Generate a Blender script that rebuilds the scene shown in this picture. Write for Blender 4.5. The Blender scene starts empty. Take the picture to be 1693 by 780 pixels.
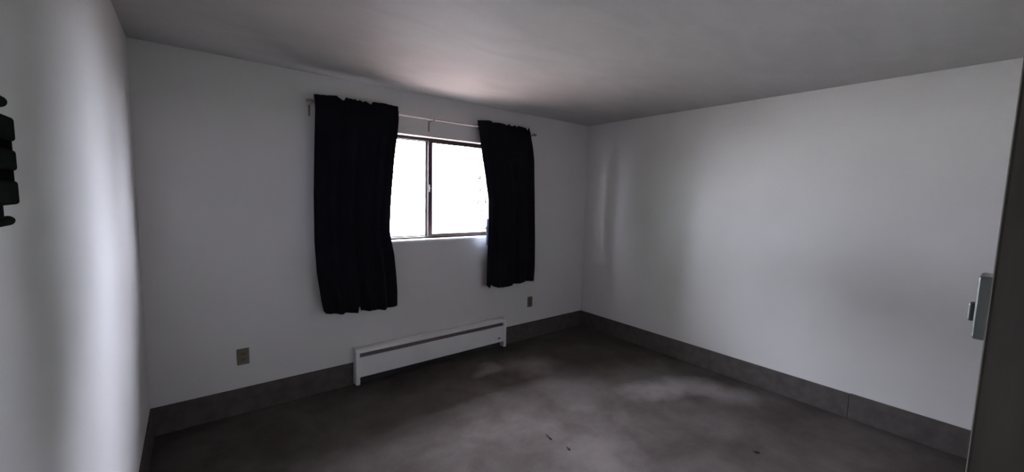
import bpy, bmesh, math, random
from mathutils import Vector, Matrix

random.seed(7)
SC = bpy.context.scene
COL = SC.collection

# ------------------------------------------------------------------ camera
CX, CY, CZ = 0.2519, 0.0, 1.5735
YAW, PITCH, ROLL = 0.67358, -0.09627, 0.02441
F_PX = 667.2
cd = bpy.data.cameras.new('camera')
cam = bpy.data.objects.new('camera', cd)
COL.objects.link(cam)
cd.sensor_fit = 'HORIZONTAL'
cd.sensor_width = 36.0
cd.lens = 36.0 * F_PX / 1693.0
cd.clip_start = 0.01
fw = Vector((math.sin(YAW) * math.cos(PITCH), math.cos(YAW) * math.cos(PITCH), math.sin(PITCH)))
rt0 = Vector((math.cos(YAW), -math.sin(YAW), 0))
up0 = rt0.cross(fw)
rt = math.cos(ROLL) * rt0 + math.sin(ROLL) * up0
up = -math.sin(ROLL) * rt0 + math.cos(ROLL) * up0
m = Matrix((rt, up, -fw)).transposed().to_4x4()
m.translation = (CX, CY, CZ)
cam.matrix_world = m
SC.camera = cam

# ------------------------------------------------------------------ sky, exposure
SKY = 73.0
w = bpy.data.worlds.new('overcast_sky')
SC.world = w
w.use_nodes = True
wn = w.node_tree.nodes['Background']
wt_ = w.node_tree
tc_ = wt_.nodes.new('ShaderNodeTexCoord')
dot_ = wt_.nodes.new('ShaderNodeVectorMath')
dot_.operation = 'DOT_PRODUCT'
_az, _el = math.radians(76), math.radians(46)        # the veiled sun stands off to the right of the window
dot_.inputs[1].default_value = (math.sin(_az) * math.cos(_el), math.cos(_az) * math.cos(_el), math.sin(_el))
wt_.links.new(tc_.outputs['Generated'], dot_.inputs[0])
mr_ = wt_.nodes.new('ShaderNodeMapRange')            # broad smooth glow of a hazy sky towards the sun
mr_.interpolation_type = 'SMOOTHERSTEP'
mr_.inputs['From Min'].default_value = -0.2
mr_.inputs['From Max'].default_value = 1.0
mr_.inputs['To Min'].default_value = SKY
mr_.inputs['To Max'].default_value = SKY * 2.1
wt_.links.new(dot_.outputs['Value'], mr_.inputs['Value'])
wt_.links.new(mr_.outputs['Result'], wn.inputs['Strength'])
wn.inputs['Color'].default_value = (0.88, 0.88, 1.07, 1)
sun_d = bpy.data.lights.new('sun', 'SUN')
sun_d.energy = 100.0
sun_d.color = (1.0, 0.95, 0.88)
sun_d.angle = math.radians(2.0)
sun = bpy.data.objects.new('sun', sun_d)
COL.objects.link(sun)
_sa, _se = math.radians(76), math.radians(46)       # grazes past the window wall, kept off the panes by the added overhang
sun.rotation_euler = Vector((-math.sin(_sa) * math.cos(_se), -math.cos(_sa) * math.cos(_se), -math.sin(_se))).to_track_quat('-Z', 'Y').to_euler()
SC.view_settings.view_transform = 'Standard'
SC.view_settings.look = 'None'
SC.view_settings.exposure = 0.0
SC.view_settings.gamma = 1.0
SC.view_settings.use_curve_mapping = False
SC.cycles.max_bounces = 14
SC.cycles.diffuse_bounces = 10
SC.cycles.transparent_max_bounces = 12
SC.cycles.caustics_reflective = False
SC.cycles.caustics_refractive = False
SC.cycles.sample_clamp_indirect = 60.0

# room: left wall x=0, right wall x=W, window wall y=D, wall with the doorway y=YB
W, D, H, YB = 4.0235, 3.311, 2.44, 0.017
HALL_Y = -1.6          # far end of the hallway behind the camera
HALL_X = 2.3
GLASS_Y = D + 0.09
WX0, WX1, WZ0, WZ1 = 1.06, 2.89, 1.175, 2.085     # window opening


def portal(name, loc, rot, sx, sy):
    ld = bpy.data.lights.new(name, 'AREA')
    ld.shape = 'RECTANGLE'
    ld.size, ld.size_y = sx, sy
    ld.cycles.is_portal = True
    o = bpy.data.objects.new(name, ld)
    COL.objects.link(o)
    o.location = loc
    o.rotation_euler = rot
    return o


portal('window_portal', ((WX0 + WX1) / 2, D + 0.16, (WZ0 + WZ1) / 2), (-math.pi / 2, 0, 0), WX1 - WX0, WZ1 - WZ0)
portal('fill_window_portal', (1.1, HALL_Y - 0.16, 1.8), (math.pi / 2, 0, 0), 0.2, 0.2)  # portal of the added hall window


# ------------------------------------------------------------------ materials
def mat(name, color, rough=0.6, metal=0.0, spec=0.5):
    mm = bpy.data.materials.new(name)
    mm.use_nodes = True
    b = mm.node_tree.nodes['Principled BSDF']
    b.inputs['Base Color'].default_value = (*color, 1)
    b.inputs['Roughness'].default_value = rough
    b.inputs['Metallic'].default_value = metal
    b.inputs['Specular IOR Level'].default_value = spec
    return mm


def node(mm, kind, **kw):
    n = mm.node_tree.nodes.new(kind)
    for k, v in kw.items():
        setattr(n, k, v)
    return n


def link(mm, a, b):
    mm.node_tree.links.new(a, b)


def add_noise(mm, base, amount, scale, bump, bump_scale=None, bump_dist=0.002, detail=6.0, stretch=None, distortion=0.0):
    """colour wobble of +-amount about base, with a noise bump"""
    b = mm.node_tree.nodes['Principled BSDF']
    tc = node(mm, 'ShaderNodeTexCoord')
    src = tc.outputs['Object']
    if stretch:
        mp = node(mm, 'ShaderNodeMapping')
        mp.inputs['Scale'].default_value = stretch
        link(mm, src, mp.inputs['Vector'])
        src = mp.outputs['Vector']
    n1 = node(mm, 'ShaderNodeTexNoise')
    n1.inputs['Scale'].default_value = scale
    n1.inputs['Detail'].default_value = detail
    n1.inputs['Distortion'].default_value = distortion
    link(mm, src, n1.inputs['Vector'])
    cr = node(mm, 'ShaderNodeValToRGB')
    cr.color_ramp.elements[0].position = 0.3
    cr.color_ramp.elements[1].position = 0.7
    cr.color_ramp.elements[0].color = tuple(c * (1 - amount) for c in base) + (1,)
    cr.color_ramp.elements[1].color = tuple(min(1, c * (1 + amount)) for c in base) + (1,)
    link(mm, n1.outputs['Fac'], cr.inputs['Fac'])
    link(mm, cr.outputs['Color'], b.inputs['Base Color'])
    if bump:
        n2 = node(mm, 'ShaderNodeTexNoise')
        n2.inputs['Scale'].default_value = bump_scale or scale * 8
        n2.inputs['Detail'].default_value = 5
        link(mm, src, n2.inputs['Vector'])
        bp = node(mm, 'ShaderNodeBump')
        bp.inputs['Strength'].default_value = bump
        bp.inputs['Distance'].default_value = bump_dist
        link(mm, n2.outputs['Fac'], bp.inputs['Height'])
        link(mm, bp.outputs['Normal'], b.inputs['Normal'])
    return cr


WALL_C = (0.525, 0.513, 0.50)
M_WALL = mat('white_wall_paint', WALL_C, 0.55, spec=0.3)
add_noise(M_WALL, WALL_C, 0.02, 3.0, 0.25, 90, 0.0015)
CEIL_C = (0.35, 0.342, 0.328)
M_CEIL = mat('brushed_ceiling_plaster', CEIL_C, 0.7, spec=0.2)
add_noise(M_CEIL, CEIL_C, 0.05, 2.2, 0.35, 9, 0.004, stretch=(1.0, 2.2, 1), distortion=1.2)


def carpet_material():
    mm = mat('brown_carpet', (0.1, 0.09, 0.085), 0.95, spec=0.05)
    b = mm.node_tree.nodes['Principled BSDF']
    tc = node(mm, 'ShaderNodeTexCoord')
    big = node(mm, 'ShaderNodeTexNoise')
    big.inputs['Scale'].default_value = 2.7
    big.inputs['Detail'].default_value = 7
    big.inputs['Roughness'].default_value = 0.62
    big.inputs['Distortion'].default_value = 0.25
    link(mm, tc.outputs['Object'], big.inputs['Vector'])
    total = None
    # brushed, worn pile patches with window light painted in: centre x, y, half sizes, turn, weight
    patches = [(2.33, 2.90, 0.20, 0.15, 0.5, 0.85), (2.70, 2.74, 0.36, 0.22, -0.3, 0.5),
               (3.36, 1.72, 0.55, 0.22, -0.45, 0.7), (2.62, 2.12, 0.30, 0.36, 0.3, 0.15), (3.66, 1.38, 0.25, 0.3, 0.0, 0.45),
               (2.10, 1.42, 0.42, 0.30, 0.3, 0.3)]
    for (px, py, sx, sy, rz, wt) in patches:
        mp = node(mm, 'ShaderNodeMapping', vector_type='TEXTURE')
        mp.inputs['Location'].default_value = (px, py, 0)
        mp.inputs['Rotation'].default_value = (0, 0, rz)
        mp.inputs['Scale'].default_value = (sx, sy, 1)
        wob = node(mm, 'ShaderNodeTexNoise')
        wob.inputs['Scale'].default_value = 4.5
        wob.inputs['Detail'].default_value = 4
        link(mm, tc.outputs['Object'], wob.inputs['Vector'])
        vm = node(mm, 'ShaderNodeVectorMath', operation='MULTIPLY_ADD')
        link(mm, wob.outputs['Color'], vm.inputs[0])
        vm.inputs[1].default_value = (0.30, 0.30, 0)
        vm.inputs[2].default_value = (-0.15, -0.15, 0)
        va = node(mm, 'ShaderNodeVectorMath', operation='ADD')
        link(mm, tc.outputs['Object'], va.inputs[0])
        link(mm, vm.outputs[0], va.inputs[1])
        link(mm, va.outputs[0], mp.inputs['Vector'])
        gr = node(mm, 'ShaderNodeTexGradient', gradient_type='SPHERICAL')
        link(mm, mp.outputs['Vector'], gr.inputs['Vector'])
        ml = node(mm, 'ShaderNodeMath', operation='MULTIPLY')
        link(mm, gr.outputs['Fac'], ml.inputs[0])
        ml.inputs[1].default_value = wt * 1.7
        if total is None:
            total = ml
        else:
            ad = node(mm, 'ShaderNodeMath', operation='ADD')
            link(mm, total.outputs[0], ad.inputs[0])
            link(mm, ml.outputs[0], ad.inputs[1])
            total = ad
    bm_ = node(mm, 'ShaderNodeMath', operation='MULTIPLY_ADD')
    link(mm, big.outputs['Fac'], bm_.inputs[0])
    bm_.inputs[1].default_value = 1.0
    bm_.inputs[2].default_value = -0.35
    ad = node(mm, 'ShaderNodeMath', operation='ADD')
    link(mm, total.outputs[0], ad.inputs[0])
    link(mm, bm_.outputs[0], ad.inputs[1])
    fine = node(mm, 'ShaderNodeTexNoise')
    fine.inputs['Scale'].default_value = 160
    fine.inputs['Detail'].default_value = 3
    link(mm, tc.outputs['Object'], fine.inputs['Vector'])
    f2 = node(mm, 'ShaderNodeMath', operation='MULTIPLY_ADD')
    link(mm, fine.outputs['Fac'], f2.inputs[0])
    f2.inputs[1].default_value = 0.35
    f2.inputs[2].default_value = -0.175
    ad2 = node(mm, 'ShaderNodeMath', operation='ADD')
    link(mm, ad.outputs[0], ad2.inputs[0])
    link(mm, f2.outputs[0], ad2.inputs[1])
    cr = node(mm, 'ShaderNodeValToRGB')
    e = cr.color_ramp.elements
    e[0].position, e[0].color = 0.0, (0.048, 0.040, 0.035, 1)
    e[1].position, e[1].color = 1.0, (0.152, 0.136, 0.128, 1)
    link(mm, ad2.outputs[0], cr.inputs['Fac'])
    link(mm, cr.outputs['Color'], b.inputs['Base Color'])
    bp = node(mm, 'ShaderNodeBump')
    bp.inputs['Strength'].default_value = 0.6
    bp.inputs['Distance'].default_value = 0.004
    link(mm, fine.outputs['Fac'], bp.inputs['Height'])
    link(mm, bp.outputs['Normal'], b.inputs['Normal'])
    return mm


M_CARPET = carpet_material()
M_BASE = mat('carpet_baseboard', (0.075, 0.066, 0.062), 0.95, spec=0.05)
add_noise(M_BASE, (0.075, 0.066, 0.062), 0.18, 14, 0.5, 170, 0.003)
M_BRONZE = mat('bronze_window_frame', (0.045, 0.032, 0.029), 0.55, spec=0.2)
add_noise(M_BRONZE, (0.045, 0.032, 0.029), 0.08, 30, 0.0)
M_ALU = mat('grey_glazing_bead', (0.10, 0.105, 0.10), 0.5)
add_noise(M_ALU, (0.10, 0.105, 0.10), 0.05, 30, 0.0)
M_SILL = mat('white_sill_paint', (0.74, 0.74, 0.74), 0.4)
add_noise(M_SILL, (0.74, 0.74, 0.74), 0.02, 8, 0.1, 120, 0.001)
M_CLOTH = mat('black_navy_curtain_cloth', (0.0075, 0.0075, 0.011), 0.95, spec=0.05)
M_CLOTH.node_tree.nodes['Principled BSDF'].inputs['Sheen Weight'].default_value = 0.02
add_noise(M_CLOTH, (0.0075, 0.0075, 0.011), 0.15, 6, 0.25, 420, 0.0006)
M_LINING = mat('pale_curtain_lining', (0.42, 0.47, 0.55), 0.85, spec=0.1)
add_noise(M_LINING, (0.42, 0.47, 0.55), 0.25, 40, 0.2, 300, 0.001)
M_ROD = mat('off_white_rod_enamel', (0.50, 0.47, 0.45), 0.38)
add_noise(M_ROD, (0.50, 0.47, 0.45), 0.04, 20, 0.0)
M_FINIAL = mat('brownish_rod_cap', (0.15, 0.135, 0.12), 0.45)
add_noise(M_FINIAL, (0.15, 0.135, 0.12), 0.05, 20, 0.0)
M_BRACKET = mat('dull_metal_bracket', (0.16, 0.145, 0.135), 0.45, metal=0.3)
add_noise(M_BRACKET, (0.16, 0.145, 0.135), 0.08, 40, 0.0)
M_HEAT = mat('white_heater_enamel', (0.60, 0.595, 0.59), 0.4)
add_noise(M_HEAT, (0.60, 0.595, 0.59), 0.03, 6, 0.0)
M_FIN = mat('dusty_heater_fins', (0.10, 0.085, 0.08), 0.6, metal=0.3)
add_noise(M_FIN, (0.10, 0.085, 0.08), 0.2, 40, 0.0)
M_BLACKSLOT = mat('dark_heater_cavity', (0.02, 0.018, 0.018), 0.8)
add_noise(M_BLACKSLOT, (0.02, 0.018, 0.018), 0.2, 10, 0.0)
M_TAN = mat('tan_outlet_plastic', (0.12, 0.105, 0.072), 0.4)
add_noise(M_TAN, (0.12, 0.105, 0.072), 0.04, 30, 0.0)
M_TAND = mat('brown_outlet_face', (0.09, 0.066, 0.045), 0.4)
add_noise(M_TAND, (0.09, 0.066, 0.045), 0.04, 30, 0.0)
M_HOLE = mat('outlet_slot_black', (0.01, 0.01, 0.01), 0.7)
add_noise(M_HOLE, (0.01, 0.01, 0.01), 0.1, 30, 0.0)
M_SWITCH = mat('pale_switch_plastic', (0.06, 0.067, 0.056), 0.4)
add_noise(M_SWITCH, (0.06, 0.067, 0.056), 0.03, 30, 0.0)
M_JAMB = mat('dark_brown_stained_wood', (0.08, 0.066, 0.054), 0.5)
add_noise(M_JAMB, (0.08, 0.066, 0.054), 0.25, 6, 0.2, 60, 0.001, stretch=(6, 6, 0.6))
M_JAMBEDGE = mat('jamb_edge_strip', (0.07, 0.065, 0.055), 0.95, spec=0.0)
add_noise(M_JAMBEDGE, (0.07, 0.065, 0.055), 0.1, 20, 0.0)
M_IRON = mat('black_bracket_paint', (0.010, 0.012, 0.010), 1.0, spec=0.0)
add_noise(M_IRON, (0.010, 0.012, 0.010), 0.15, 40, 0.0)
M_IRONDARK = mat('black_rubber_spacer', (0.003, 0.003, 0.0035), 1.0, spec=0.0)
add_noise(M_IRONDARK, (0.003, 0.003, 0.0035), 0.1, 40, 0.0)
M_RED = mat('dull_red_plastic', (0.22, 0.03, 0.04), 0.5)
add_noise(M_RED, (0.22, 0.03, 0.04), 0.1, 40, 0.0)
M_CRUMB = mat('dark_debris', (0.015, 0.013, 0.012), 0.9)
add_noise(M_CRUMB, (0.015, 0.013, 0.012), 0.2, 200, 0.0)
M_GRAVEL = mat('pinkish_gravel', (0.112, 0.087, 0.079), 0.9)
add_noise(M_GRAVEL, (0.112, 0.087, 0.079), 0.25, 8, 0.4, 60, 0.02)
M_BOUNCE_PAVE = mat('pale_bounce_paving', (0.31, 0.31, 0.285), 0.9)
add_noise(M_BOUNCE_PAVE, (0.31, 0.31, 0.285), 0.1, 2, 0.3, 40, 0.01)
M_LAWN = mat('green_lawn', (0.14, 0.22, 0.07), 0.9)
add_noise(M_LAWN, (0.14, 0.22, 0.07), 0.3, 3, 0.4, 60, 0.02)
M_SIDING = M_WALL


def glass_material():
    mm = bpy.data.materials.new('clear_window_glass')
    mm.use_nodes = True
    nt = mm.node_tree
    nt.nodes.remove(nt.nodes['Principled BSDF'])
    out = nt.nodes['Material Output']
    tr = node(mm, 'ShaderNodeBsdfTransparent')
    tr.inputs['Color'].default_value = (0.95, 0.97, 0.96, 1)
    gl = node(mm, 'ShaderNodeBsdfGlossy')
    gl.inputs['Roughness'].default_value = 0.02
    lw = node(mm, 'ShaderNodeLayerWeight')
    lw.inputs["Blend"].default_value = 0.5          # facing weight: the same on both faces of the pane
    pw = node(mm, 'ShaderNodeMath', operation='POWER')
    link(mm, lw.outputs['Facing'], pw.inputs[0])
    pw.inputs[1].default_value = 5.0
    fr = node(mm, 'ShaderNodeMath', operation='MULTIPLY_ADD')
    link(mm, pw.outputs[0], fr.inputs[0])
    fr.inputs[1].default_value = 0.7
    fr.inputs[2].default_value = 0.035
    mx = node(mm, 'ShaderNodeMixShader')
    link(mm, fr.outputs[0], mx.inputs['Fac'])
    link(mm, tr.outputs[0], mx.inputs[1])
    link(mm, gl.outputs[0], mx.inputs[2])
    link(mm, mx.outputs[0], out.inputs['Surface'])
    return mm


M_GLASS = glass_material()


# ------------------------------------------------------------------ mesh helpers
def box(bm, x0, x1, y0, y1, z0, z1, bevel=0.0, seg=2):
    """one box, every edge eased by bevel"""
    vs = [bm.verts.new((x, y, z)) for z in (z0, z1) for (x, y) in ((x0, y0), (x1, y0), (x1, y1), (x0, y1))]
    fs = [bm.faces.new([vs[i] for i in f]) for f in
          ((3, 2, 1, 0), (4, 5, 6, 7), (0, 1, 5, 4), (1, 2, 6, 5), (2, 3, 7, 6), (3, 0, 4, 7))]
    if bevel:
        es = list({e for f in fs for e in f.edges})
        bmesh.ops.bevel(bm, geom=es, offset=bevel, segments=seg, affect='EDGES', profile=0.5)


def rod(bm, p0, p1, r, seg=14, r1=None):
    """closed cylinder or cone between two points"""
    p0, p1 = Vector(p0), Vector(p1)
    d = (p1 - p0).normalized()
    a = d.orthogonal().normalized()
    b = d.cross(a)
    r1 = r if r1 is None else r1
    ra = [bm.verts.new(p0 + (a * math.cos(t) + b * math.sin(t)) * r) for t in [2 * math.pi * i / seg for i in range(seg)]]
    rb = [bm.verts.new(p1 + (a * math.cos(t) + b * math.sin(t)) * r1) for t in [2 * math.pi * i / seg for i in range(seg)]]
    for i in range(seg):
        j = (i + 1) % seg
        bm.faces.new((ra[i], ra[j], rb[j], rb[i]))
    bm.faces.new(ra[::-1])
    bm.faces.new(rb)


def lathe(bm, p0, axis, prof, seg=16):
    """surface of revolution about axis from p0; prof = [(distance, radius)]"""
    p0, d = Vector(p0), Vector(axis).normalized()
    a = d.orthogonal().normalized()
    b = d.cross(a)
    rings = []
    for t, r in prof:
        if r < 1e-6:
            rings.append([bm.verts.new(p0 + d * t)])
        else:
            rings.append([bm.verts.new(p0 + d * t + (a * math.cos(2 * math.pi * i / seg) + b * math.sin(2 * math.pi * i / seg)) * r) for i in range(seg)])
    for A, B in zip(rings, rings[1:]):
        for i in range(seg):
            j = (i + 1) % seg
            if len(A) == 1 and len(B) > 1:
                bm.faces.new((A[0], B[j], B[i]))
            elif len(B) == 1 and len(A) > 1:
                bm.faces.new((A[i], A[j], B[0]))
            elif len(A) > 1:
                bm.faces.new((A[i], A[j], B[j], B[i]))


def prism(bm, poly, axis, lo, hi):
    """extrude a 2-D outline along axis 0/1/2 from lo to hi; poly = the other two coordinates in order"""
    def P(q, t):
        c = list(q)
        c.insert(axis, t)
        return bm.verts.new(c)
    A = [P(q, lo) for q in poly]
    B = [P(q, hi) for q in poly]
    n = len(poly)
    for i in range(n):
        j = (i + 1) % n
        bm.faces.new((A[i], A[j], B[j], B[i]))
    bm.faces.new(A[::-1])
    bm.faces.new(B)
    bmesh.ops.recalc_face_normals(bm, faces=bm.faces[:])


def obj(name, bm, material, parent=None, smooth=False, origin=None):
    bmesh.ops.recalc_face_normals(bm, faces=bm.faces[:])
    me = bpy.data.meshes.new(name)
    off = Vector(origin) if origin is not None else Vector((0, 0, 0))
    if origin is not None:
        bmesh.ops.translate(bm, verts=bm.verts[:], vec=-off)
    bm.to_mesh(me)
    bm.free()
    me.materials.append(material)
    if smooth:
        for p in me.polygons:
            p.use_smooth = True
    o = bpy.data.objects.new(name, me)
    COL.objects.link(o)
    if parent is not None:
        o.parent = parent
        chain = Vector((0, 0, 0))
        q = parent
        while q is not None:
            chain += q.location
            q = q.parent
        o.location = off - chain
    else:
        o.location = off
    return o


def boxobj(name, dims, material, parent=None, bevel=0.0, seg=2):
    bm = bmesh.new()
    box(bm, *dims, bevel=bevel, seg=seg)
    return obj(name, bm, material, parent)


def struct(o):
    o['kind'] = 'structure'
    return o


def thing(name, label, cat, loc, group=None):
    o = bpy.data.objects.new(name, None)
    COL.objects.link(o)
    o.empty_display_size = 0.1
    o.location = loc
    o['label'] = label
    o['category'] = cat
    if group:
        o['group'] = group
    return o


# ------------------------------------------------------------------ room shell
T = 0.15
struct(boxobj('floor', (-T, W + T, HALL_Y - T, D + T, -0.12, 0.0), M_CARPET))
struct(boxobj('ceiling', (-T, W + T, HALL_Y - T, D + T, H, H + 0.12), M_CEIL))
struct(boxobj('wall_left', (-T, 0, HALL_Y - T, D + T, 0, H), M_WALL))
struct(boxobj('wall_right', (W, W + T, YB - 0.13, D + T, 0, H), M_WALL))


def wall_with_hole(name, x0, x1, y0, y1, hx0, hx1, hz0, hz1):
    """one closed wall block with a rectangular hole through it along y"""
    bm = bmesh.new()
    xs, zs = (x0, hx0, hx1, x1), (0, hz0, hz1, H)
    g = {}
    for k, y in enumerate((y0, y1)):
        for i, x in enumerate(xs):
            for j, z in enumerate(zs):
                g[i, j, k] = bm.verts.new((x, y, z))
    for i in range(3):
        for j in range(3):
            if (i, j) == (1, 1):
                continue
            for k in (0, 1):
                bm.faces.new((g[i, j, k], g[i + 1, j, k], g[i + 1, j + 1, k], g[i, j + 1, k]))
    for a, b in (((1, 1), (2, 1)), ((2, 1), (2, 2)), ((2, 2), (1, 2)), ((1, 2), (1, 1))):
        bm.faces.new((g[*a, 0], g[*b, 0], g[*b, 1], g[*a, 1]))
    for a in range(3):
        bm.faces.new((g[a, 0, 0], g[a + 1, 0, 0], g[a + 1, 0, 1], g[a, 0, 1]))
        bm.faces.new((g[a, 3, 0], g[a + 1, 3, 0], g[a + 1, 3, 1], g[a, 3, 1]))
        bm.faces.new((g[0, a, 0], g[0, a + 1, 0], g[0, a + 1, 1], g[0, a, 1]))
        bm.faces.new((g[3, a, 0], g[3, a + 1, 0], g[3, a + 1, 1], g[3, a, 1]))
    return struct(obj(name, bm, M_WALL))


wall_with_hole('wall_far', 0.0, W, D, D + T, WX0, WX1, WZ0 - 0.02, WZ1)

# wall with the doorway the picture is taken from
DOOR_X1 = 1.252
bm = bmesh.new()
box(bm, DOOR_X1 + 0.02, W, YB - 0.13, YB, 0, H)
struct(obj('wall_back', bm, M_WALL))
struct(boxobj('wall_back_header', (0.0, DOOR_X1 + 0.02, YB - 0.13, YB, 2.32, H), M_WALL))
# dark stained jamb lining at the right of the doorway, with a thin strip along its edge
bm = bmesh.new()
prism(bm, [(DOOR_X1, YB - 0.145), (DOOR_X1 + 0.02, YB - 0.145), (DOOR_X1 + 0.02, YB), (DOOR_X1 + 0.006, YB), (DOOR_X1, YB - 0.003)], 2, 0.0, 2.32)
jamb = struct(obj('trim_1', bm, M_JAMB))
bm = bmesh.new()
prism(bm, [(DOOR_X1 - 0.0012, YB - 0.0033), (DOOR_X1 + 0.006, YB + 0.0001), (DOOR_X1 + 0.02, YB + 0.0001), (DOOR_X1 + 0.02, YB + 0.0012), (DOOR_X1 + 0.001, YB + 0.0012), (DOOR_X1 - 0.0012, YB - 0.0003)], 2, 0.0, 2.32)
obj('edge_strip', bm, M_JAMBEDGE, jamb)

# hallway behind the camera, with a small window added for fill light
wall_with_hole('wall_hall', 0.0, HALL_X, HALL_Y - T, HALL_Y, 1.0, 1.2, 1.7, 1.9)
struct(boxobj('wall_hall_right', (HALL_X, HALL_X + 0.12, HALL_Y - T, YB - 0.13, 0, H), M_WALL))
fill_win = struct(boxobj('fill_window', (1.0, 1.2, HALL_Y - 0.10, HALL_Y - 0.095, 1.7, 1.9), M_GLASS))

# unseen overhang added to keep high sky light off the floor
struct(boxobj('added_overhang', (-1.5, W + 1.5, D + T, D + T + 0.75, 2.56, 2.66), M_SILL))
# ground outside
struct(boxobj('ground', (-30, 34, D + T, 9.3, -0.62, -0.5), M_GRAVEL))
struct(boxobj('ground.002', (-30, 34, 9.3, 45, -0.62, -0.49), M_BOUNCE_PAVE))  # pale far ground added to bounce light onto the right wall
struct(boxobj('ground.001', (-30, 34, -45, HALL_Y - T, -0.62, -0.5), M_LAWN))

# leaf clumps outside, mostly out of view, added to shade the side walls
M_LEAF = mat('green_leaves', (0.15, 0.165, 0.13), 0.8)
add_noise(M_LEAF, (0.15, 0.165, 0.13), 0.3, 1.5, 0.0)
rnd = random.Random(5)
bm = bmesh.new()


def leaf(p, d, size):
    a = Vector((rnd.gauss(0, 1), rnd.gauss(0, 1), rnd.gauss(0, 1))).normalized()
    b = d.cross(a).normalized() * size * rnd.uniform(0.45, 0.8)
    a = d.cross(b).normalized() * size * rnd.uniform(0.8, 1.3) + d * size * rnd.uniform(-0.4, 0.4)
    bm.faces.new([bm.verts.new(p + q) for q in (a, b, -a, -b)])


def clump(c0, r, n, size=0.17):
    for k in range(n):
        d = Vector((rnd.gauss(0, 1), rnd.gauss(0, 1), rnd.gauss(0, 1))).normalized()
        leaf(c0 + d * r * (0.5 + 0.5 * rnd.random()), d, size)


# shading clumps: tall bushes to the right, tree crowns to the left; and a thin sprig in front of the panes
for k in range(6):
    for lev in range(5):
        clump(Vector((8.3 + 0.55 * k + rnd.uniform(-0.2, 0.2), 10.6 + rnd.uniform(-0.5, 0.5), 0.2 + lev * 1.0)), 1.0, 330)
for (az, z, zmax, n) in ((-29, 2.4, 4.2, 110), (-34, 2.3, 4.6, 130), (-39, 2.2, 4.6, 130), (-44, 2.2, 4.0, 90),
                         (-55, 0.1, 3.6, 45), (-55, 3.8, 8.0, 220), (-60, 0.1, 3.6, 110), (-60, 3.7, 8.0, 230),
                         (-65, 0.1, 8.0, 260), (-70, 0.1, 8.0, 260)):
    r = 8.0 + rnd.uniform(-0.4, 0.4)
    bx_, by_ = 1.97 + r * math.sin(math.radians(az)), 3.4 + r * math.cos(math.radians(az))
    while z < zmax:
        clump(Vector((bx_ + rnd.uniform(-0.15, 0.15), by_ + rnd.uniform(-0.3, 0.3), z)), 0.62, n, 0.12)
        z += 0.62
for k in range(26):
    p = Vector((5.15 + rnd.uniform(-0.16, 0.16), 8.0, 1.94 + rnd.uniform(-0.2, 0.2)))
    leaf(p, Vector((rnd.gauss(0, 0.4), -1, rnd.gauss(0, 0.4))).normalized(), 0.05)
me = bpy.data.meshes.new('foliage')
bm.to_mesh(me)
bm.free()
me.materials.append(M_LEAF)
fol = bpy.data.objects.new('foliage', me)
COL.objects.link(fol)
fol['kind'] = 'stuff'
fol['label'] = 'foliage outside, mostly out of view, added to shade the walls, with an overexposed sprig beyond the window panes'
fol['category'] = 'foliage'

# carpet-covered baseboards
HB = 0.1865
BT = 0.012


def baseboard(name, dims):
    return struct(boxobj(name, dims, M_BASE, bevel=0.003))


HX0, HX1 = 1.25, 2.788          # ends of the heater
baseboard('baseboard_far', (0.0, HX0, D - BT, D, 0, HB))
baseboard('baseboard_far.001', (HX1, W, D - BT, D, 0, HB))
baseboard('baseboard_left', (0.0, BT, -1.5, D - BT, 0, HB))
baseboard('baseboard_right', (W - BT, W, 0.665, D - BT, 0, HB))
baseboard('baseboard_right.001', (W - BT, W, YB, 0.663, 0, HB + 0.003))

# ------------------------------------------------------------------ window
win = bpy.data.objects.new('window_1', None)
COL.objects.link(win)
win.location = ((WX0 + WX1) / 2, D, WZ0)
win['kind'] = 'structure'
FY0, FY1 = GLASS_Y, D + T - 0.002
# outer frame ring
bm = bmesh.new()
box(bm, WX0, WX1, FY0, FY1, WZ1 - 0.026, WZ1, 0.002)
box(bm, WX0, WX1, FY0, FY1, WZ0, WZ0 + 0.016, 0.002)
box(bm, WX0, WX0 + 0.028, FY0, FY1, WZ0 + 0.016, WZ1 - 0.026, 0.002)
box(bm, WX1 - 0.028, WX1, FY0, FY1, WZ0 + 0.016, WZ1 - 0.026, 0.002)
obj('frame', bm, M_BRONZE, win)


def sash(x0, x1, z0, z1, y0, y1, stile0, stile1, rail0, rail1, material, name='sash'):
    bm = bmesh.new()
    box(bm, x0, x0 + stile0, y0, y1, z0, z1, 0.002)
    box(bm, x1 - stile1, x1, y0, y1, z0, z1, 0.002)
    box(bm, x0 + stile0, x1 - stile1, y0, y1, z0, z0 + rail0, 0.002)
    box(bm, x0 + stile0, x1 - stile1, y0, y1, z1 - rail1, z1, 0.002)
    s = obj(name, bm, material, win)
    ym = (y0 + y1) / 2
    p = boxobj('pane', (x0 + stile0 - 0.004, x1 - stile1 + 0.004, ym - 0.002, ym + 0.002, z0 + rail0 - 0.004, z1 - rail1 + 0.004), M_GLASS, s)
    return s


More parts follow.
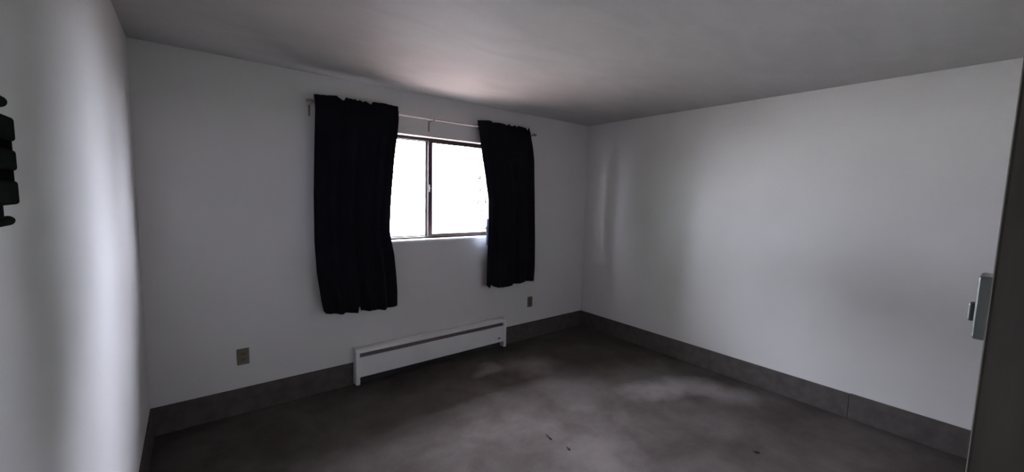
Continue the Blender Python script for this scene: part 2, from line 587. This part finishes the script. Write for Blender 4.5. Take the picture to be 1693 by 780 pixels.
# left light, set back, with a grey bead; right sash slides in front of it
sash(WX0 + 0.028, 1.978, WZ0 + 0.016, WZ1 - 0.026, GLASS_Y + 0.030, GLASS_Y + 0.048, 0.012, 0.024, 0.010, 0.006, M_ALU)
rs = sash(1.968, WX1 - 0.028, WZ0 + 0.006, WZ1 - 0.018, GLASS_Y - 0.004, GLASS_Y + 0.020, 0.043, 0.04, 0.034, 0.020, M_BRONZE)
bm = bmesh.new()
box(bm, 1.973, 1.983, GLASS_Y - 0.016, GLASS_Y - 0.004, 1.60, 1.668, 0.002)
box(bm, 1.975, 1.995, GLASS_Y - 0.022, GLASS_Y - 0.012, 1.628, 1.642, 0.002)
lt = obj('latch', bm, M_ALU, rs)
lt['label'] = 'small pale metal sash latch'
boxobj('sill', (WX0, WX1, D - 0.006, FY1, WZ0 - 0.02, WZ0), M_SILL, win, bevel=0.003)

# ------------------------------------------------------------------ curtain rod
ROD_Y, ROD_Z = D - 0.09, 2.2216
cr = thing('curtain_rod', 'thin off-white curtain rod spanning the wall above the window', 'curtain rod', (2.01, ROD_Y, ROD_Z))
bm = bmesh.new()
rod(bm, (0.955, ROD_Y, ROD_Z), (3.085, ROD_Y, ROD_Z), 0.0075, 16)
obj('pole', bm, M_ROD, cr, True)
for sx, x in ((-1, 0.975), (1, 3.062)):
    bm = bmesh.new()
    lathe(bm, (x, ROD_Y, ROD_Z), (sx, 0, 0), [(0, 0), (0, 0.009), (0.006, 0.0145), (0.018, 0.0145), (0.024, 0.012), (0.042, 0.0115), (0.05, 0.0095), (0.052, 0)])
    obj('finial', bm, M_FINIAL, cr, True)
for x in (0.962, 1.925, 3.055):
    bm = bmesh.new()
    box(bm, x - 0.007, x + 0.007, D - 0.004, D, 2.128, 2.2135, 0.001)                 # plate on the wall
    box(bm, x - 0.005, x + 0.005, ROD_Y - 0.009, D - 0.003, 2.2055, 2.2135, 0.001)      # arm under the pole
    box(bm, x - 0.005, x + 0.005, ROD_Y - 0.0115, ROD_Y - 0.008, 2.2055, 2.220, 0.001)  # lip that keeps the pole
    obj('bracket', bm, M_BRACKET, cr)


# ------------------------------------------------------------------ curtains
def lerp_table(tab, t):
    if t <= tab[0][0]:
        return tab[0][1]
    for (a, va), (b, vb) in zip(tab, tab[1:]):
        if t <= b:
            return va + (vb - va) * (t - a) / max(b - a, 1e-9)
    return tab[-1][1]


def curtain(label, left, right, top, bot, seed, folds, notch=None):
    """left/right: [(z, x)] edges; top/bot: [(x, z)] outlines of the hem and the ruffled header"""
    rnd = random.Random(seed)
    L, Rr = sorted(left), sorted(right)
    nu, nv = 150, 64
    xl_t, xr_t = top[0][0], top[-1][0]
    xl_b, xr_b = bot[0][0], bot[-1][0]
    top = [((x - xl_t) / (xr_t - xl_t), z) for x, z in top]
    bot = [((x - xl_b) / (xr_b - xl_b), z) for x, z in bot]
    ph = [rnd.uniform(0, 6.28) for _ in range(8)]
    t = thing('curtain', label, 'curtain', ((xl_b + xr_b) / 2, ROD_Y, 0.66), 'black curtains at the window')

    def fold(u, z):
        k = min(1, max(0, (2.2 - z) / 1.5))
        a = 0.006 + 0.014 * k
        s = a * math.sin(2 * math.pi * folds * u + ph[0] + 0.5 * k * math.sin(ph[1] + 4 * u))
        s += 0.45 * a * math.sin(2 * math.pi * (folds * 1.7) * u + ph[2])
        g = math.exp(-((z - 2.222) / 0.05) ** 2)            # gathers at the rod
        s = s * (1 - 0.75 * g) + g * 0.0022 * math.sin(2 * math.pi * 23 * u + ph[3])
        if z > 2.235:                                       # free ruffle above the rod
            s += 0.004 * math.sin(2 * math.pi * 15 * u + ph[4]) * min(1, (z - 2.235) / 0.03)
        return s

    bm = bmesh.new()
    rows = []
    for j in range(nv + 1):
        v = j / nv
        row = []
        for i in range(nu + 1):
            u = i / nu
            zt, zb = lerp_table(top, u), lerp_table(bot, u)
            # ordinary rows are level; the last few follow the outlines
            z = zb + (zt - zb) * v
            x0, x1 = lerp_table(L, z), lerp_table(Rr, z)
            x = x0 + (x1 - x0) * u
            h = min(1, max(0, (z - 2.20) / 0.05))
            y = ROD_Y - 0.0135 * (1 - 0.55 * (h if z > 2.24 else 0)) - fold(u, z)
            y = min(y, D - 0.02)
            row.append(bm.verts.new((x, y, z)))
        rows.append(row)
    for a, b in zip(rows, rows[1:]):
        for i in range(nu):
            bm.faces.new((a[i], a[i + 1], b[i + 1], b[i]))
    o = obj('panel', bm, M_CLOTH, t, True)
    md = o.modifiers.new('thickness', 'SOLIDIFY')
    md.thickness = 0.0018
    md.offset = 0
    # rod pocket: the back layer of cloth behind the pole
    bm = bmesh.new()
    rows = []
    for j in range(9):
        z = 2.19 + 0.065 * j / 8
        row = []
        for i in range(nu + 1):
            u = i / nu
            x0, x1 = lerp_table(L, z), lerp_table(Rr, z)
            x = x0 + 0.004 + (x1 - x0 - 0.008) * u
            q = math.sin(math.pi * j / 8)
            row.append(bm.verts.new((x, ROD_Y - 0.010 + 0.0225 * q + 0.0015 * math.sin(2 * math.pi * 23 * u), z)))
        rows.append(row)
    for a, b in zip(rows, rows[1:]):
        for i in range(nu):
            bm.faces.new((a[i], a[i + 1], b[i + 1], b[i]))
    o = obj('rod_pocket', bm, M_CLOTH, t, True)
    md = o.modifiers.new('thickness', 'SOLIDIFY')
    md.thickness = 0.0014
    md.offset = 0
    return t


cl = curtain('long black curtain left of the window panes, its hem slit in the middle',
             [(2.29, 0.975), (2.269, 0.975), (2.19, 0.979), (1.868, 0.965), (1.563, 0.954), (1.208, 0.951), (0.98, 0.962), (0.746, 0.991), (0.688, 1.003), (0.62, 1.012)],
             [(2.29, 1.605), (2.167, 1.605), (2.02, 1.589), (1.872, 1.568), (1.527, 1.536), (1.279, 1.524), (1.178, 1.539), (1.075, 1.56), (0.92, 1.575), (0.764, 1.585), (0.61, 1.584)],
             [(0.975, 2.271), (1.062, 2.278), (1.128, 2.285), (1.150, 2.275), (1.172, 2.258), (1.184, 2.262), (1.196, 2.286), (1.215, 2.277), (1.228, 2.284), (1.245, 2.276), (1.262, 2.284), (1.28, 2.275), (1.30, 2.283),
              (1.32, 2.272), (1.337, 2.279), (1.361, 2.272), (1.374, 2.262), (1.384, 2.264), (1.394, 2.284), (1.42, 2.286), (1.51, 2.287), (1.6, 2.279)],
             [(1.003, 0.688), (1.012, 0.672), (1.024, 0.657), (1.05, 0.648), (1.12, 0.641), (1.2, 0.634), (1.256, 0.629), (1.262, 0.676), (1.283, 0.674), (1.288, 0.634), (1.34, 0.632), (1.403, 0.623), (1.505, 0.621), (1.584, 0.639)],
             3, 5.0)
cr_ = curtain('black curtain on the right side of the window panes, above the small outlet',
              [(2.29, 2.373), (2.275, 2.375), (2.215, 2.383), (1.996, 2.421), (1.772, 2.468), (1.542, 2.508), (1.366, 2.513), (1.188, 2.513), (1.01, 2.508), (0.829, 2.503), (0.66, 2.502)],
              [(2.29, 3.010), (2.275, 3.012), (2.221, 3.025), (2.084, 3.064), (1.961, 3.086), (1.551, 3.110), (1.097, 3.137), (0.833, 3.147), (0.64, 3.136)],
              [(2.373, 2.276), (2.45, 2.286), (2.519, 2.290), (2.551, 2.279), (2.624, 2.286), (2.68, 2.280), (2.716, 2.272), (2.735, 2.277), (2.748, 2.290), (2.77, 2.274), (2.792, 2.272), (2.812, 2.286), (2.83, 2.274),
               (2.847, 2.273), (2.865, 2.286), (2.902, 2.284), (2.93, 2.282), (2.956, 2.274), (2.970, 2.253), (2.982, 2.262), (2.997, 2.284), (3.007, 2.286)],
              [(2.502, 0.702), (2.53, 0.682), (2.558, 0.660), (2.566, 0.658), (2.574, 0.690), (2.582, 0.690), (2.588, 0.680), (2.612, 0.672), (2.66, 0.658), (2.732, 0.650), (2.77, 0.655), (2.80, 0.669), (2.82, 0.666), (2.948, 0.676), (3.131, 0.686)],
              11, 4.0)
# a fold of the pale lining that shows at the inner edge of the right curtain
bm = bmesh.new()
pts = [(2.508, 1.10), (2.505, 1.14), (2.508, 1.18), (2.502, 1.22), (2.506, 1.26), (2.509, 1.30), (2.513, 1.36)]
rows = []
for k, (x, z) in enumerate(pts):
    e = 0.004 * (k % 2)
    rows.append([bm.verts.new((x - 0.006 + e, ROD_Y + 0.004, z)), bm.verts.new((x + 0.004, ROD_Y + 0.010 - e, z)), bm.verts.new((x + 0.03, ROD_Y + 0.012, z))])
for a, b in zip(rows, rows[1:]):
    for i in range(2):
        bm.faces.new((a[i], a[i + 1], b[i + 1], b[i]))
li = obj('lining', bm, M_LINING, cr_, True)
li['label'] = 'pale bluish fold of curtain lining'
md = li.modifiers.new('thickness', 'SOLIDIFY')
md.thickness = 0.0015

# ------------------------------------------------------------------ baseboard heater
HD = 0.075                                # depth
HY = D - HD
ht = thing('baseboard_heater', 'long white enamelled baseboard heater on the wall under the window', 'heater', ((HX0 + HX1) / 2, D, 0.0))
CAPW = 0.032
for x0 in (HX0, HX1 - CAPW):
    bm = bmesh.new()
    prism(bm, [(HY - 0.003, 0.012), (D - 0.001, 0.012), (D - 0.001, 0.312), (HY + 0.022, 0.312), (HY + 0.004, 0.304), (HY - 0.003, 0.290)], 0, x0, x0 + CAPW)
    es = [e for e in bm.edges]
    bmesh.ops.bevel(bm, geom=es, offset=0.002, segments=2, affect='EDGES')
    obj('end_cap', bm, M_HEAT, ht)
# back panel with the hood over the slot
bm = bmesh.new()
a0, a1 = HX0 + CAPW, HX1 - CAPW
box(bm, a0, a1, D - 0.014, D - 0.001, 0.0, 0.304)
obj('back_panel', bm, M_BLACKSLOT, ht)
bm = bmesh.new()
prism(bm, [(D - 0.004, 0.308), (D - 0.004, 0.305), (HY + 0.022, 0.305), (HY + 0.006, 0.298), (HY + 0.002, 0.276), (HY, 0.276), (HY + 0.003, 0.300), (HY + 0.021, 0.308)], 0, a0, a1)
obj('hood', bm, M_HEAT, ht)
bm = bmesh.new()
prism(bm, [(HY, 0.236), (HY + 0.010, 0.240), (HY + 0.012, 0.238), (HY + 0.0025, 0.233), (HY + 0.0025, 0.078), (HY + 0.012, 0.070), (HY + 0.011, 0.068), (HY, 0.076)], 0, a0, a1)
obj('front_panel', bm, M_HEAT, ht)
# damper blade behind the slot, fin tube below
bm = bmesh.new()
prism(bm, [(HY + 0.010, 0.236), (HY + 0.026, 0.270), (HY + 0.029, 0.269), (HY + 0.013, 0.234)], 0, a0 + 0.004, a1 - 0.004)
obj('damper', bm, M_FIN, ht)
bm = bmesh.new()
rod(bm, (a0, HY + 0.038, 0.14), (a1, HY + 0.038, 0.14), 0.011, 12)
obj('pipe', bm, M_FIN, ht)
bm = bmesh.new()
n = 130
for i in range(n):
    x = a0 + 0.08 + (a1 - a0 - 0.16) * i / (n - 1)
    box(bm, x, x + 0.0008, HY + 0.016, D - 0.016, 0.105, 0.18)
fo = obj('fins', bm, M_FIN, ht)
fo['kind'] = 'stuff'
bm = bmesh.new()
c = (2.697, 0.117)
prism(bm, [(c[0] + 0.021 * math.cos(t) * (1 if abs(math.cos(t)) < .9 else 1), c[1] + 0.0062 * math.sin(t)) for t in [2 * math.pi * i / 20 for i in range(20)]], 1, HY - 0.0012, HY + 0.0005)
bd = obj('badge', bm, M_BLACKSLOT, ht)
bd['label'] = 'small dark oval badge on the heater front'


# ------------------------------------------------------------------ outlets
def outlet(label, xc, zc):
    y = D
    t = thing('wall_outlet', label, 'outlet', (xc, y, zc), 'tan outlets on the window wall')
    boxobj('cover_plate', (xc - 0.036, xc + 0.036, y - 0.006, y - 0.0002, zc - 0.058, zc + 0.058), M_TAN, t, 0.0025)
    for s in (-1, 1):
        bm = bmesh.new()
        zz = zc + s * 0.0195
        pts = []
        for i in range(24):
            a = 2 * math.pi * i / 24
            pts.append((xc + 0.0172 * math.cos(a), zz + max(-0.0142, min(0.0142, 0.0172 * math.sin(a)))))
        prism(bm, pts, 1, y - 0.0082, y - 0.0055)
        r = obj('socket', bm, M_TAND, t)
        bm = bmesh.new()
        box(bm, xc - 0.0078, xc - 0.0056, y - 0.0087, y - 0.0078, zz - 0.002, zz + 0.0062)
        box(bm, xc + 0.0056, xc + 0.0078, y - 0.0087, y - 0.0078, zz - 0.001, zz + 0.0062)
        rod(bm, (xc, y - 0.0087, zz - 0.0075), (xc, y - 0.0078, zz - 0.0075), 0.0024, 10)
        obj('slots', bm, M_HOLE, r)
    bm = bmesh.new()
    lathe(bm, (xc, y - 0.0058, zc), (0, -1, 0), [(0, 0.0032), (0.0012, 0.0028), (0.0018, 0.0)], 12)
    obj('screw', bm, M_BRACKET, t)


outlet('tan wall outlet on the bare wall left of the baseboard heater', 0.4995, 0.412)
outlet('tan wall outlet right of the heater, below the right curtain', 3.169, 0.418)

# ------------------------------------------------------------------ light switch by the doorway
sw = thing('light_switch', 'pale toggle light switch on the wall beside the dark door jamb', 'light switch', (1.39, YB, 1.395))
SX = 1.39
boxobj('cover_plate', (SX - 0.036, SX + 0.036, YB, YB + 0.019, 1.337, 1.453), M_SWITCH, sw, 0.005, 3)
boxobj('toggle', (SX - 0.012, SX + 0.012, YB + 0.017, YB + 0.0275, 1.365, 1.399), M_SWITCH, sw, 0.004, 3)

# ------------------------------------------------------------------ black bracket on the left wall
bk = thing('wall_bracket', 'black bracket of stacked blocks and pegs on the left wall, at the picture edge', 'bracket', (0.0, 0.95, 1.60))
PX0, PX1 = 0.006, 0.035
boxobj('mounting_plate', (0.0, 0.006, 0.80, 0.93, 1.50, 1.72), M_IRON, bk, 0.002)
for y1, z0, z1 in ((1.0255, 1.643, 1.681), (1.0215, 1.596, 1.629), (1.018, 1.542, 1.580)):
    boxobj('block', (PX0, PX1, 0.84, y1, z0, z1), M_IRON, bk, 0.005, 3)
for y1, z0, z1 in ((1.0215, 1.628, 1.644), (1.018, 1.579, 1.597)):
    boxobj('spacer', (PX0 + 0.002, PX1 - 0.004, 0.946, y1, z0, z1), M_IRONDARK, bk, 0.001)
bm = bmesh.new()
lathe(bm, (0.029, 0.86, 1.700), (0, 1, 0), [(0, 0), (0, 0.009), (0.125, 0.009), (0.133, 0.007), (0.138, 0.004), (0.139, 0)])
obj('peg', bm, M_IRON, bk, True)
bm = bmesh.new()
lathe(bm, (0.029, 0.86, 1.518), (0, 1, 0), [(0, 0), (0, 0.0075), (0.118, 0.0075), (0.126, 0.006), (0.131, 0.0035), (0.132, 0)])
obj('peg', bm, M_IRON, bk, True)
boxobj('column', (0.006, 0.034, 0.86, 0.944, 1.514, 1.546), M_IRON, bk, 0.002)
boxobj('column', (0.006, 0.032, 0.84, 0.925, 1.68, 1.705), M_IRON, bk, 0.002)
tg = boxobj('tag', (0.020, 0.032, 0.92, 0.964, 1.680, 1.686), M_RED, bk, 0.001)
tg['label'] = 'small red tag'

# ------------------------------------------------------------------ crumbs on the carpet
def crumb(label, x, y, length, width, turn, seed):
    rnd = random.Random(seed)
    bm = bmesh.new()
    bmesh.ops.create_icosphere(bm, subdivisions=2, radius=1.0)
    for v in bm.verts:
        k = 1 + rnd.uniform(-0.22, 0.22)
        p = Vector((v.co.x * length / 2 * k, v.co.y * width / 2 * k, v.co.z * width * 0.35 * k))
        p.rotate(Matrix.Rotation(turn, 3, 'Z'))
        v.co = p + Vector((x, y, width * 0.33))
    o = obj('debris', bm, M_CRUMB, None, True, origin=(x, y, 0))
    o['label'] = label
    o['category'] = 'debris'
    o['group'] = 'dark bits on the carpet'


crumb('longest dark sliver of debris lying on the carpet', 2.041, 1.803, 0.080, 0.016, 1.38, 1)
crumb('short dark crumb just right of the longest sliver on the carpet', 2.057, 1.643, 0.045, 0.013, 1.3, 2)
crumb('lone dark crumb on the carpet nearest the right wall', 2.996, 0.906, 0.032, 0.016, 2.2, 3)
